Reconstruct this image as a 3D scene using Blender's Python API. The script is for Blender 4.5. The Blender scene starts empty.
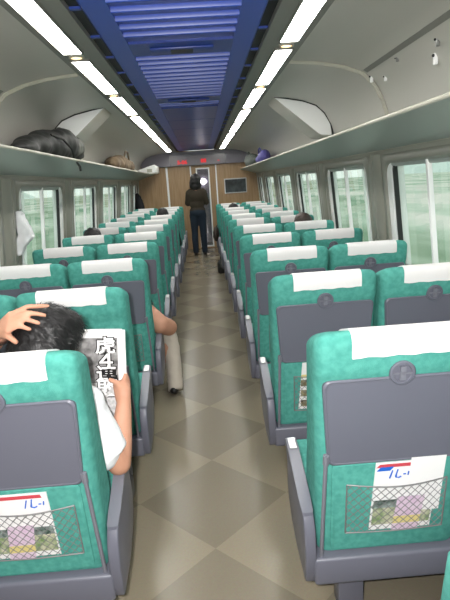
import bpy, bmesh, math, random
from mathutils import Vector, Matrix, noise
random.seed(7)
S = bpy.context.scene
COL = S.collection
PI = math.pi

# ------------------------------------------------------------------ materials
def lin(c):
    c = c / 255.0
    return c / 12.92 if c <= 0.04045 else ((c + 0.055) / 1.055) ** 2.4
def rgb(r, g, b): return (lin(r), lin(g), lin(b), 1)

def mat(name, col, rough=0.5, metal=0.0, spec=0.5, var=None, scale=30, bump=0, bscale=200, stretch=(1, 1, 1), emit=None, estr=0):
    m = bpy.data.materials.new(name); m.use_nodes = True
    nt = m.node_tree; b = nt.nodes['Principled BSDF']
    b.inputs['Base Color'].default_value = col
    b.inputs['Roughness'].default_value = rough
    b.inputs['Metallic'].default_value = metal
    b.inputs['Specular IOR Level'].default_value = spec
    if emit:
        b.inputs['Emission Color'].default_value = emit
        b.inputs['Emission Strength'].default_value = estr
    if var or bump:
        tc = nt.nodes.new('ShaderNodeTexCoord'); mp = nt.nodes.new('ShaderNodeMapping')
        mp.inputs['Scale'].default_value = stretch
        nt.links.new(tc.outputs['Object'], mp.inputs['Vector'])
    if var:
        n = nt.nodes.new('ShaderNodeTexNoise'); n.inputs['Scale'].default_value = scale; n.inputs['Detail'].default_value = 4
        r = nt.nodes.new('ShaderNodeValToRGB')
        r.color_ramp.elements[0].position = .35; r.color_ramp.elements[1].position = .65
        r.color_ramp.elements[0].color = col; r.color_ramp.elements[1].color = var
        nt.links.new(mp.outputs[0], n.inputs['Vector']); nt.links.new(n.outputs['Fac'], r.inputs[0])
        nt.links.new(r.outputs[0], b.inputs['Base Color'])
    if bump:
        n2 = nt.nodes.new('ShaderNodeTexNoise'); n2.inputs['Scale'].default_value = bscale; n2.inputs['Detail'].default_value = 3
        bp = nt.nodes.new('ShaderNodeBump'); bp.inputs['Strength'].default_value = bump; bp.inputs['Distance'].default_value = .004
        nt.links.new(mp.outputs[0], n2.inputs['Vector']); nt.links.new(n2.outputs['Fac'], bp.inputs['Height'])
        nt.links.new(bp.outputs[0], b.inputs['Normal'])
    return m

M = {}
M['fabric'] = mat('green_upholstery', (.062, .285, .240, 1), .9, spec=.25, var=(.092, .360, .305, 1), scale=45, bump=.35, bscale=500)
M['plastic'] = mat('grey_plastic', (.128, .131, .165, 1), .38, spec=.4)
M['plastic_light'] = mat('mid_grey_plastic', (.17, .173, .205, 1), .35, spec=.5)
M['plastic_dark'] = mat('dark_plastic', (.02, .02, .024, 1), .5)
M['cover'] = mat('white_cover_cloth', (.78, .76, .76, 1), .9, spec=.2, bump=.2, bscale=60)
M['steel'] = mat('brushed_steel', (.45, .45, .45, 1), .3, metal=.9)
M['wire'] = mat('net_wire', (.20, .20, .20, 1), .5, metal=.2)
M['ceiling'] = mat('ceiling_laminate', (.46, .445, .405, 1), .30, spec=.5)
M['wall'] = mat('wall_laminate', (.235, .235, .20, 1), .35, spec=.5)
M['rack'] = mat('rack_metal', (.33, .365, .345, 1), .33, spec=.6)
M['cream'] = mat('cream_trim', (.45, .44, .37, 1), .4)
M['lampframe'] = mat('lamp_frame', (.19, .19, .17, 1), .4)
M['white'] = mat('white_paint', (.88, .89, .88, 1), .35)
M['gasket'] = mat('black_rubber', (.012, .014, .014, 1), .5)
M['blue'] = mat('blue_louvre', (.030, .078, .42, 1), .38, spec=.6)
M['bluedark'] = mat('dark_blue_panel', (.024, .055, .28, 1), .35, spec=.5)
M['black'] = mat('black_matte', (.006, .006, .008, 1), .6)
M['fascia'] = mat('fascia_plum_grey', (.25, .235, .28, 1), .35)
M['screen'] = mat('display_glass', (.15, .14, .165, 1), .25)
M['lamp'] = mat('lamp_diffuser', (1, 1, 1, 1), .5, emit=(1, .985, .93, 1), estr=8.5)
M['warm'] = mat('warm_bulb', (1, .8, .5, 1), .5, emit=(1, .62, .3, 1), estr=1.2)
M['led'] = mat('red_led', (.5, .01, .02, 1), .5, emit=(1, .03, .04, 1), estr=.2)
M['skin'] = mat('skin', (.50, .255, .165, 1), .55, spec=.35, var=(.54, .28, .19, 1), scale=20)
M['hair'] = mat('black_hair', (.009, .0085, .009, 1), .5, spec=.45)
M['hair_brown'] = mat('brown_hair', (.035, .022, .016, 1), .5, spec=.5)
M['shirt'] = mat('white_cotton', (.80, .81, .83, 1), .9, spec=.2, bump=.25, bscale=25)
M['khaki'] = mat('beige_trousers', (.50, .45, .38, 1), .9, spec=.2, bump=.3, bscale=40)
M['jeans'] = mat('dark_denim', (.022, .032, .048, 1), .9, spec=.2)
M['brown_top'] = mat('dark_olive_knit', (.045, .036, .026, 1), .9, spec=.2)
M['darkcloth'] = mat('dark_cloth', (.016, .016, .018, 1), .9, spec=.2, bump=.4, bscale=30)
M['bagblack'] = mat('black_nylon', (.018, .019, .018, 1), .6, spec=.4, bump=.6, bscale=25)
M['baggrey'] = mat('grey_nylon', (.10, .105, .09, 1), .6, spec=.4, bump=.6, bscale=25)
M['tan'] = mat('tan_bag', (.24, .17, .10, 1), .8, var=(.12, .08, .05, 1), scale=9, bump=.5, bscale=30)
M['purple'] = mat('violet_nylon', (.09, .08, .30, 1), .6, bump=.4, bscale=30)
M['greenbag'] = mat('grey_green_bag', (.07, .085, .075, 1), .7, bump=.4, bscale=30)
M['brownbag'] = mat('brown_leather', (.035, .022, .016, 1), .6)
M['paper'] = mat('white_paper', (.78, .77, .77, 1), .8, spec=.2)
M['newsgrey'] = mat('newsprint_photo', (.11, .105, .105, 1), .85, var=(.34, .33, .33, 1), scale=26, spec=.2)
M['newstext'] = mat('newsprint_columns', (.42, .42, .42, 1), .85, var=(.62, .61, .61, 1), scale=90, spec=.2)
M['ink'] = mat('black_ink', (.015, .015, .015, 1), .8, spec=.1)
M['red'] = mat('red_ink', (.55, .06, .08, 1), .6)
M['blueink'] = mat('blue_ink', (.015, .12, .55, 1), .6)
M['photo_green'] = mat('meadow_photo', (.16, .26, .10, 1), .5, var=(.58, .55, .42, 1), scale=40)
M['photo_tree'] = mat('tree_photo', (.02, .05, .035, 1), .5, var=(.30, .36, .34, 1), scale=60)
M['pink'] = mat('pink_paper', (.62, .45, .60, 1), .8, var=(.66, .54, .64, 1), scale=40)
M['yellow'] = mat('yellow_paper', (.66, .56, .22, 1), .7)
M['photo_brown'] = mat('sepia_photo', (.05, .04, .03, 1), .5, var=(.35, .30, .16, 1), scale=60)
M['wood'] = mat('wood_veneer', (.33, .20, .095, 1), .4, spec=.5, var=(.41, .265, .135, 1), scale=6, stretch=(6, 6, .5))
M['lilac'] = mat('vestibule_panel', (.34, .30, .40, 1), .5)
M['silver'] = mat('silver_frame', (.5, .5, .5, 1), .35, metal=.6)
M['shoe'] = mat('dark_leather', (.012, .012, .012, 1), .35)
M['leather'] = mat('brown_strap', (.05, .02, .012, 1), .5)
M['poster'] = mat('dark_poster', (.012, .014, .016, 1), .12, spec=.6, var=(.06, .075, .08, 1), scale=5)
M['hill'] = mat('hazy_hill', (.62, .72, .64, 1), 1, spec=0, var=(.68, .76, .70, 1), scale=.03)  # atmospheric haze is put into this pale hill colour
M['hedge'] = mat('hedge_leaves', (.28, .42, .26, 1), 1, spec=0, var=(.38, .52, .34, 1), scale=.8)

def fields_mat():
    m = bpy.data.materials.new('fields'); m.use_nodes = True
    nt = m.node_tree; b = nt.nodes['Principled BSDF']; b.inputs['Roughness'].default_value = 1
    b.inputs['Specular IOR Level'].default_value = 0
    tc = nt.nodes.new('ShaderNodeTexCoord'); mp = nt.nodes.new('ShaderNodeMapping'); mp.inputs['Scale'].default_value = (1, .35, 1)
    n = nt.nodes.new('ShaderNodeTexNoise'); n.inputs['Scale'].default_value = .12; n.inputs['Detail'].default_value = 5
    r = nt.nodes.new('ShaderNodeValToRGB'); e = r.color_ramp.elements
    e[0].position = .36; e[0].color = (.27, .37, .24, 1); e[1].position = .62; e[1].color = (.74, .71, .62, 1)
    x = r.color_ramp.elements.new(.52); x.color = (.56, .63, .50, 1)
    nt.links.new(tc.outputs['Object'], mp.inputs[0]); nt.links.new(mp.outputs[0], n.inputs['Vector'])
    nt.links.new(n.outputs['Fac'], r.inputs[0]); nt.links.new(r.outputs[0], b.inputs['Base Color'])
    return m
M['fields'] = fields_mat()

def floor_mat():
    m = bpy.data.materials.new('checker_vinyl'); m.use_nodes = True
    nt = m.node_tree; b = nt.nodes['Principled BSDF']
    tc = nt.nodes.new('ShaderNodeTexCoord'); mp = nt.nodes.new('ShaderNodeMapping')
    # rotate 45 degrees: half-metre tiles laid as diamonds, a pale one centred at (0, 2.235)
    mp.vector_type = 'POINT'
    mp.inputs['Location'].default_value = (0, 0, .01); mp.inputs['Rotation'].default_value = (0, 0, PI / 4)
    sub = nt.nodes.new('ShaderNodeVectorMath'); sub.operation = 'SUBTRACT'; sub.inputs[1].default_value = (0, 2.235, 0)
    ck = nt.nodes.new('ShaderNodeTexChecker'); ck.inputs['Scale'].default_value = 2.0
    ck.inputs['Color1'].default_value = FLOOR_LIGHT; ck.inputs['Color2'].default_value = FLOOR_DARK
    add = nt.nodes.new('ShaderNodeVectorMath'); add.operation = 'ADD'; add.inputs[1].default_value = (.25, .25, 0)
    n = nt.nodes.new('ShaderNodeTexNoise'); n.inputs['Scale'].default_value = 120; n.inputs['Detail'].default_value = 4
    mx = nt.nodes.new('ShaderNodeMix'); mx.data_type = 'RGBA'; mx.blend_type = 'MULTIPLY'; mx.inputs[0].default_value = .22
    nt.links.new(tc.outputs['Object'], sub.inputs[0]); nt.links.new(sub.outputs[0], mp.inputs[0])
    nt.links.new(mp.outputs[0], add.inputs[0]); nt.links.new(add.outputs[0], ck.inputs['Vector'])
    nt.links.new(tc.outputs['Object'], n.inputs['Vector'])
    nt.links.new(ck.outputs['Color'], mx.inputs[6]); nt.links.new(n.outputs['Color'], mx.inputs[7])
    nt.links.new(mx.outputs[2], b.inputs['Base Color'])
    n2 = nt.nodes.new('ShaderNodeTexNoise'); n2.inputs['Scale'].default_value = 6
    r2 = nt.nodes.new('ShaderNodeMapRange'); r2.inputs[3].default_value = .16; r2.inputs[4].default_value = .30
    nt.links.new(tc.outputs['Object'], n2.inputs['Vector']); nt.links.new(n2.outputs['Fac'], r2.inputs[0]); nt.links.new(r2.outputs[0], b.inputs['Roughness'])
    b.inputs['Specular IOR Level'].default_value = .45
    return m
FLOOR_LIGHT = (.290, .252, .180, 1); FLOOR_DARK = (.228, .198, .143, 1)
M['floor'] = floor_mat()

def glass_mat(name, tint, dust_haze=.06, refl=1.0):
    m = bpy.data.materials.new(name); m.use_nodes = True
    nt = m.node_tree; nt.nodes.clear()
    o = nt.nodes.new('ShaderNodeOutputMaterial'); tr = nt.nodes.new('ShaderNodeBsdfTransparent'); tr.inputs[0].default_value = tint
    gl = nt.nodes.new('ShaderNodeBsdfGlossy'); gl.inputs['Roughness'].default_value = .02
    df = nt.nodes.new('ShaderNodeBsdfDiffuse'); df.inputs[0].default_value = (.8, .85, .82, 1)
    lw = nt.nodes.new('ShaderNodeLayerWeight'); pw = nt.nodes.new('ShaderNodeMath'); pw.operation = 'POWER'; pw.inputs[1].default_value = 4.5
    fr = nt.nodes.new('ShaderNodeMapRange'); fr.inputs[3].default_value = .06; fr.inputs[4].default_value = .75 * refl
    nt.links.new(lw.outputs['Facing'], pw.inputs[0]); nt.links.new(pw.outputs[0], fr.inputs[0])
    m1 = nt.nodes.new('ShaderNodeMixShader'); m1.inputs[0].default_value = dust_haze  # dusty white film mixed in to give the glass a haze
    m2 = nt.nodes.new('ShaderNodeMixShader')
    nt.links.new(tr.outputs[0], m1.inputs[1]); nt.links.new(df.outputs[0], m1.inputs[2])
    nt.links.new(fr.outputs[0], m2.inputs[0]); nt.links.new(m1.outputs[0], m2.inputs[1]); nt.links.new(gl.outputs[0], m2.inputs[2])
    nt.links.new(m2.outputs[0], o.inputs[0])
    return m
M['pane'] = glass_mat('green_tinted_glass', (.86, .96, .90, 1))
def reflection_mat():
    m = bpy.data.materials.new('pale_reflection'); m.use_nodes = True
    nt = m.node_tree; nt.nodes.clear(); o = nt.nodes.new('ShaderNodeOutputMaterial')
    tr = nt.nodes.new('ShaderNodeBsdfTransparent'); tl = nt.nodes.new('ShaderNodeBsdfTranslucent'); df = nt.nodes.new('ShaderNodeBsdfDiffuse')
    tl.inputs[0].default_value = (.9, .95, .92, 1); df.inputs[0].default_value = (.85, .9, .87, 1)
    a = nt.nodes.new('ShaderNodeMixShader'); a.inputs[0].default_value = .5; b = nt.nodes.new('ShaderNodeMixShader'); b.inputs[0].default_value = .45
    nt.links.new(tl.outputs[0], a.inputs[1]); nt.links.new(df.outputs[0], a.inputs[2]); nt.links.new(tr.outputs[0], b.inputs[1]); nt.links.new(a.outputs[0], b.inputs[2]); nt.links.new(b.outputs[0], o.inputs[0])
    return m
M['reflection_strip'] = reflection_mat()  # translucent white imitating reflections in the panes
M['doorglass'] = glass_mat('door_glass', (.8, .8, .85, 1), .10)

# ------------------------------------------------------------------ mesh helpers
def link(name, me, m=None, parent=None, loc=None):
    o = bpy.data.objects.new(name, me); COL.objects.link(o)
    if m is not None and len(me.materials) == 0: me.materials.append(m)
    if parent is not None: o.parent = parent
    if loc is not None: o.location = loc
    return o
def obj(name, bm, m, parent=None, loc=None, smooth=True, angle=40):
    bmesh.ops.recalc_face_normals(bm, faces=bm.faces)
    me = bpy.data.meshes.new(name); bm.to_mesh(me); bm.free()
    if smooth:
        me.polygons.foreach_set('use_smooth', [True] * len(me.polygons))
        me.set_sharp_from_angle(angle=math.radians(angle))
    ms = m if isinstance(m, (list, tuple)) else [m]
    for x in ms: me.materials.append(x)
    return link(name, me, None, parent, loc)
def thing(name, label, cat, loc=(0, 0, 0), rz=0, group=None):
    o = bpy.data.objects.new(name, None); COL.objects.link(o); o.empty_display_size = .05
    o.location = loc; o.rotation_euler = (0, 0, rz)
    tag(o, label, cat, group); return o
def tag(o, label, cat, group=None):
    o['label'] = label; o['category'] = cat
    if group: o['group'] = group
    return o
def struct(o): o['kind'] = 'structure'; return o
def copy_tree(o, parent=None):
    c = o.copy(); COL.objects.link(c)
    if parent is not None: c.parent = parent
    for ch in list(o.children): copy_tree(ch, c)
    return c

def box(bm, x0, x1, y0, y1, z0, z1, mi=0, bev=0, seg=2):
    vs = [bm.verts.new((x, y, z)) for x in (x0, x1) for y in (y0, y1) for z in (z0, z1)]
    F = [(0, 1, 3, 2), (4, 6, 7, 5), (0, 4, 5, 1), (2, 3, 7, 6), (0, 2, 6, 4), (1, 5, 7, 3)]
    fs = [bm.faces.new([vs[i] for i in f]) for f in F]
    for f in fs: f.material_index = mi
    if bev:
        es = list({e for f in fs for e in f.edges})
        bmesh.ops.bevel(bm, geom=es, offset=bev, segments=seg, profile=.5, affect='EDGES')
    return vs
def rrect(hw, hh, r, n=5, cx=0, cy=0):
    pts = []
    for (sx, sy, a0) in ((1, 1, 0), (-1, 1, 90), (-1, -1, 180), (1, -1, 270)):
        for i in range(n + 1):
            a = math.radians(a0 + 90 * i / n)
            pts.append((cx + sx * (hw - r) + r * math.cos(a), cy + sy * (hh - r) + r * math.sin(a)))
    return pts
def loft(bm, rings, cap=True, closed=True, mi=0):
    V = [[bm.verts.new(p) for p in r] for r in rings]
    n = len(V[0])
    for a, b in zip(V, V[1:]):
        for i in range(n if closed else n - 1):
            j = (i + 1) % n
            try: bm.faces.new((a[i], a[j], b[j], b[i])).material_index = mi
            except ValueError: pass
    if cap:
        bm.faces.new(list(reversed(V[0]))).material_index = mi; bm.faces.new(V[-1]).material_index = mi
    return V
def tube(bm, pts, r, n=6, mi=0, cap=True):
    rings = []
    P = [Vector(p) for p in pts]
    rr = r if isinstance(r, (list, tuple)) else [r] * len(P)
    for i, p in enumerate(P):
        d = (P[min(i + 1, len(P) - 1)] - P[max(i - 1, 0)]).normalized()
        up = Vector((0, 0, 1)) if abs(d.z) < .9 else Vector((0, 1, 0))
        u = d.cross(up).normalized(); v = d.cross(u).normalized()
        rings.append([p + (u * math.cos(2 * PI * k / n) + v * math.sin(2 * PI * k / n)) * rr[i] for k in range(n)])
    loft(bm, rings, cap, True, mi)
def prism(bm, poly, axis, a0, a1, mi=0, bev=0):
    """poly: 2D points; axis 'x': (y,z) extruded along x; 'y': (x,z) along y; 'z': (x,y) along z"""
    def P(p, a):
        return {'x': (a, p[0], p[1]), 'y': (p[0], a, p[1]), 'z': (p[0], p[1], a)}[axis]
    A = [bm.verts.new(P(p, a0)) for p in poly]; B = [bm.verts.new(P(p, a1)) for p in poly]
    n = len(poly); fs = []
    for i in range(n):
        j = (i + 1) % n; fs.append(bm.faces.new((A[i], A[j], B[j], B[i])))
    c0 = bm.faces.new(list(reversed(A))); c1 = bm.faces.new(B); fs += [c0, c1]
    for f in fs: f.material_index = mi
    if bev:
        bmesh.ops.bevel(bm, geom=list(c0.edges) + list(c1.edges), offset=bev, segments=3, profile=.5, affect='EDGES')
def sphere(bm, c, r, u=16, v=12, mi=0, rot=None):
    r = r if isinstance(r, (tuple, list, Vector)) else (r, r, r)
    mt = Matrix.Translation(c) @ (rot.to_4x4() if rot else Matrix.Identity(4)) @ Matrix.Diagonal((r[0], r[1], r[2], 1))
    res = bmesh.ops.create_uvsphere(bm, u_segments=u, v_segments=v, radius=1, matrix=mt)
    for f in {f for vv in res['verts'] for f in vv.link_faces}: f.material_index = mi
def capsule(bm, p0, r0, p1, r1, n=14, flat1=False, flat0=False):
    p0 = Vector(p0); p1 = Vector(p1)
    if not flat0: sphere(bm, p0, r0 * .999, n, 10)
    if not flat1: sphere(bm, p1, r1 * .999, n, 10)
    tube(bm, [p0, p1], [r0, r1], n)
def chain(bm, pts, rs, **k):
    for i in range(len(pts) - 1): capsule(bm, pts[i], rs[i], pts[i + 1], rs[i + 1], **k)
def remesh(bm, name, vox, m, parent=None, smooth=4, loc=None, after=None, disp=0, dscale=20):
    me = bpy.data.meshes.new(name + '_src'); bm.to_mesh(me); bm.free()
    o = bpy.data.objects.new(name + '_src', me); COL.objects.link(o)
    r = o.modifiers.new('r', 'REMESH'); r.mode = 'VOXEL'; r.voxel_size = vox; r.use_smooth_shade = True
    if smooth:
        s = o.modifiers.new('s', 'SMOOTH'); s.iterations = smooth; s.factor = .5
    dg = bpy.context.evaluated_depsgraph_get(); dg.update()
    out = bpy.data.meshes.new_from_object(o.evaluated_get(dg)); out.name = name
    bpy.data.objects.remove(o); bpy.data.meshes.remove(me)
    if disp:
        for v in out.vertices:
            n = noise.noise(v.co * dscale) + .5 * noise.noise(v.co * dscale * 2.3)
            v.co += v.normal * disp * n
    out.polygons.foreach_set('use_smooth', [True] * len(out.polygons))
    out.materials.clear(); out.materials.append(m)
    return link(name, out, None, parent, loc)

# ------------------------------------------------------------------ the car body
Y0, Y1 = -1.3, 12.1
PROF = [(1.415, 0), (1.415, .75), (1.385, 1.0), (1.34, 1.55), (1.331, 1.64), (1.312, 1.70), (1.285, 1.81), (1.25, 1.92), (1.195, 2.02), (1.12, 2.09), (1.0, 2.135), (.85, 2.165), (.66, 2.182)]
def wx(z):
    if z <= .75: return 1.415
    return 1.415 - .09375 * (z - .75)
WIN_Y = [1.28 + 1.75 * i for i in range(6)] + [11.43]
WIN_H = [.70] * 6 + [.38]
WZ0, WZ1 = .79, 1.565

bm = bmesh.new()
v = [bm.verts.new(p) for p in ((-1.45, Y0, 0), (1.45, Y0, 0), (1.45, Y1 + 1.2, 0), (-1.45, Y1 + 1.2, 0))]
bm.faces.new(v); struct(obj('floor', bm, M['floor'], smooth=False))

for s, nm in ((-1, 'wall_left'), (1, 'wall_right')):
    bm = bmesh.new()
    ys = [Y0]
    for c, h in zip(WIN_Y, WIN_H): ys += [c - h, c + h]
    ys.append(Y1)
    zs = [0, .75, WZ0, 1.2, WZ1, 1.64]
    G = [[bm.verts.new((s * wx(z), y, z)) for z in zs] for y in ys]
    for i in range(len(ys) - 1):
        for k in range(len(zs) - 1):
            if i % 2 == 1 and k in (2, 3): continue
            bm.faces.new((G[i][k], G[i + 1][k], G[i + 1][k + 1], G[i][k + 1]))
    # hollow between the piers: two thin seams per pier are drawn by raised strips
    struct(obj(nm, bm, M['wall'], smooth=True, angle=20))

# curved upper panels and the flat ceiling behind the lamp strips
bm = bmesh.new()
up = [(x, z) for x, z in PROF if z >= 1.64]
sec = up + [(.40, 2.215), (-.40, 2.215)] + [(-x, z) for x, z in reversed(up)]
loft(bm, [[(x, Y0, z) for x, z in sec], [(x, Y1, z) for x, z in sec]], cap=False, closed=False)
struct(obj('ceiling', bm, M['ceiling'], smooth=True, angle=25))

def trim(n, build, m, smooth=True):
    bm = bmesh.new(); build(bm); return struct(obj('trim_%d' % n, bm, m, smooth=smooth))
def strip_along(bm, x0, z0, x1, z1, ya, yb, t):
    d = Vector((x1 - x0, 0, z1 - z0)).normalized(); nn = Vector((-d.z, 0, d.x))
    if nn.dot(Vector((-(x0 + x1) / 2, 0, 1.5 - (z0 + z1) / 2))) < 0: nn = -nn
    a = Vector((x0, 0, z0)); b = Vector((x1, 0, z1))
    poly = [a - nn * .004, b - nn * .004, b + nn * t, a + nn * t]
    prism(bm, [(p.x, p.z) for p in poly], 'y', ya, yb)
# ribs that follow the section, the long seam, pier seams
k = 1
for s in (-1, 1):
    def rib(bm, s=s):
        P = [(s * x, z) for x, z in PROF if z >= 1.7]
        n = len(P)
        fine = []
        for i in range(n - 1):
            for q in range(4): fine.append((P[i][0] + (P[i + 1][0] - P[i][0]) * q / 4, P[i][1] + (P[i + 1][1] - P[i][1]) * q / 4))
        fine.append(P[-1])
        for dy in (0, .035):
            tube(bm, [(x * .995, 3.44 + dy, z - .004) for x, z in fine], .007, 6)
    trim(k, rib, M['cream']); k += 1
    def seam(bm, s=s): strip_along(bm, s * 1.10, 2.099, s * 1.128, 2.084, Y0, 3.40, .004)
    trim(k, seam, M['lampframe']); k += 1
    def cove(bm, s=s): strip_along(bm, s * 1.333, 1.625, s * 1.325, 1.655, Y0, Y1, .012)
    trim(k, cove, M['cream']); k += 1
    for i in range(len(WIN_Y) - 1):
        ya = (WIN_Y[i] + WIN_H[i] + WIN_Y[i + 1] - WIN_H[i + 1]) / 2
        def pier(bm, s=s, ya=ya):
            for a, b, w in ((.02, 1.60, .125),):
                prof = [(-w, .0), (-w * .8, .022), (-w * .2, .030), (-.008, .030), (-.004, .024), (.004, .024), (.008, .030), (w * .2, .030), (w * .8, .022), (w, .0)]
                rings = []
                for z in (a, .75, 1.0, 1.3, b): rings.append([(s * (wx(z) - d + .002), ya + y, z) for y, d in prof])
                loft(bm, rings, cap=False, closed=False)
        trim(k, pier, M['wall']); k += 1

# windows
def window(n, s, yc, hw):
    def P(y, z, d): return (s * (wx(z) + d), yc + y, z)
    hh = (WZ1 - WZ0) / 2; zc = (WZ0 + WZ1) / 2
    root = bpy.data.objects.new('window_%d' % n, None); COL.objects.link(root); root.location = (0, 0, 0); struct(root)
    bm = bmesh.new()
    out = rrect(hw + .03, hh + .03, .05, 5, 0, zc); inn = rrect(hw - .02, hh - .02, .10, 5, 0, zc)
    inn2 = rrect(hw - .035, hh - .035, .09, 5, 0, zc)
    loft(bm, [[P(y, z, -.001) for y, z in out], [P(y, z, -.012) for y, z in rrect(hw + .015, hh + .015, .06, 5, 0, zc)],
              [P(y, z, -.010) for y, z in inn], [P(y, z, .01) for y, z in inn2], [P(y, z, .075) for y, z in inn2]], cap=False)
    obj('frame', bm, M['wall'], root)
    bm = bmesh.new()
    g0 = rrect(hw - .125, hh - .035, .05, 5, 0, zc); g1 = rrect(hw - .138, hh - .05, .05, 5, 0, zc)
    loft(bm, [[P(y, z, .065) for y, z in g0], [P(y, z, .016) for y, z in g0], [P(y, z, .016) for y, z in g1], [P(y, z, .065) for y, z in g1]], cap=False)
    obj('gasket', bm, M['gasket'], root)
    for sg in (-1, 1):
        bm = bmesh.new()
        ya, yb = sorted((sg * (hw - .03), sg * (hw - .125)))
        loft(bm, [[P(ya, z, .07), P(ya, z, .008), P(yb, z, .008), P(yb, z, .07)] for z in (WZ0 + .03, 1.1, WZ1 - .03)])
        obj('jamb', bm, M['white'], root, smooth=False)
    bm = bmesh.new()
    loft(bm, [[P(-hw + .02, WZ0 + .02, .062), P(hw - .02, WZ0 + .02, .062)], [P(-hw + .02, WZ1 - .02, .062), P(hw - .02, WZ1 - .02, .062)]], cap=False, closed=False)
    obj('pane', bm, M['pane'], root, smooth=False)
    bm = bmesh.new()
    loft(bm, [[P(-.016, z, .032), P(-.016, z, .012), P(-.011, z, .005), P(.011, z, .005), P(.016, z, .012), P(.016, z, .032)] for z in (WZ0 + .02, 1.1, WZ1 + .005)])
    obj('mullion', bm, M['white'], root)
    for sg in (-1, 1):  # pale wavy strips added in place of reflections seen in the glass
        bm = bmesh.new(); cols = []
        for i in range(25):
            y = sg * (hw - .165 - .10 * i / 24); d = .040 + .010 * math.sin(i * 1.3)
            cols.append([P(y, z, d) for z in (WZ0 + .04, WZ1 - .055)])
        loft(bm, cols, cap=False, closed=False); obj('reflection_strip', bm, M['reflection_strip'], root)
    bm = bmesh.new()
    loft(bm, [[P(y, WZ1 - .03, .01), P(y, WZ1 - .048, .012), P(y, WZ1 - .056, .02), P(y, WZ1 - .056, .06), P(y, WZ1 - .03, .06)] for y in (-hw + .04, hw - .04)])
    obj('blind_housing', bm, M['rack'], root, smooth=False)
n = 1
for s in (1, -1):
    for yc, hw in zip(WIN_Y, WIN_H):
        window(n, s, yc, hw); n += 1

# luggage racks
for s, side in ((-1, 'left'), (1, 'right')):
    t = thing('luggage_rack', 'long grey luggage rack with pale front lip above the %s windows' % side, 'luggage rack', (s * 1.32, (Y0 + Y1) / 2, 1.63), group='luggage racks')
    bm = bmesh.new()
    L = (Y1 - Y0) / 2 - .003
    prism(bm, [(s * (x - 1.32), z - 1.63) for x, z in ((.985, 1.742), (.981, 1.728), (1.15, 1.680), (1.318, 1.625), (1.318, 1.69), (1.06, 1.732))], 'y', -L, L)
    obj('shelf', bm, M['rack'], t, angle=30)
    bm = bmesh.new()
    prism(bm, [(s * (x - 1.32), z - 1.63) for x, z in ((.976, 1.746), (.973, 1.741), (.973, 1.734), (.977, 1.729), (.992, 1.729), (.994, 1.746), (.985, 1.749))], 'y', -L, L)
    obj('front_lip', bm, M['cream'], t, angle=50)

# ceiling lamps: strips of fluorescent panels with a small round night lamp between
ORD = ['first', 'second', 'third', 'fourth', 'fifth', 'sixth', 'seventh', 'eighth', 'ninth', 'tenth', 'eleventh', 'twelfth', 'thirteenth']
GAP0, LP = 3.025, 1.2228
gaps = [GAP0 + LP * i for i in range(-3, 9)]
lamp0 = None; night0 = None
for s, side in ((-1, 'left'), (1, 'right')):
    idx = 0
    for i in range(len(gaps) - 1):
        ya, yb = gaps[i] + .085, min(gaps[i + 1] - .085, Y1 - .14)
        if yb - ya < .3: continue
        lab = '%s bright fluorescent ceiling lamp from the camera in the %s lamp strip' % (ORD[max(idx - 1, 0)] if idx else 'overhead', side)
        if idx == 0: lab = 'bright fluorescent ceiling lamp straight overhead at the near end of the %s strip' % side
        if lamp0 is None:
            lamp0 = t = thing('ceiling_lamp', lab, 'ceiling lamp', (0, 0, 0), group='fluorescent ceiling lamps')
            bm = bmesh.new(); l = (yb - ya) / 2
            prism(bm, rrect(.046, l, .004, 2), 'z', -.004, .004); obj('diffuser', bm, M['lamp'], t, smooth=False)
            bm = bmesh.new()
            o_, i_ = rrect(.055, l + .012, .006, 2), rrect(.047, l + .001, .004, 2)
            loft(bm, [[(x, y, .008) for x, y in o_], [(x, y, -.007) for x, y in o_], [(x, y, -.007) for x, y in i_], [(x, y, .008) for x, y in i_]], cap=False)
            obj('frame', bm, M['lampframe'], t, smooth=False)
            ln = yb - ya
        else:
            t = copy_tree(lamp0); t['label'] = lab
        t.location = (s * .564, (ya + yb) / 2, 2.178)
        if yb - ya < ln - .01: t.scale = (1, (yb - ya) / ln, 1)
        idx += 1
    idx = 0
    for g in gaps[1:-1]:
        lab = '%s small round amber night lamp from the camera in the %s lamp strip' % (ORD[idx], side)
        if night0 is None:
            night0 = t = thing('night_lamp', lab, 'night lamp', group='round night lamps between the ceiling lamps')
            bm = bmesh.new(); sphere(bm, (0, 0, 0), (.03, .03, .008), 16, 8); obj('bulb_cover', bm, M['warm'], t)
            bm = bmesh.new()
            loft(bm, [[(r * math.cos(2 * PI * q / 20), r * math.sin(2 * PI * q / 20), z) for q in range(20)] for r, z in ((.042, .008), (.042, -.004), (.030, -.006), (.028, .004))], cap=False)
            obj('ring', bm, M['cream'], t)
        else:
            t = copy_tree(night0); t['label'] = lab
        t.location = (s * .564, g, 2.176); idx += 1
    # the grey channel that carries them
    def channel(bm, s=s):
        prism(bm, [(s * x, z) for x, z in ((.43, 2.181), (.655, 2.181), (.665, 2.192), (.66, 2.205), (.43, 2.205))], 'y', Y0, Y1 - .1)
    trim(k, channel, M['lampframe'], smooth=False); k += 1

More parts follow.
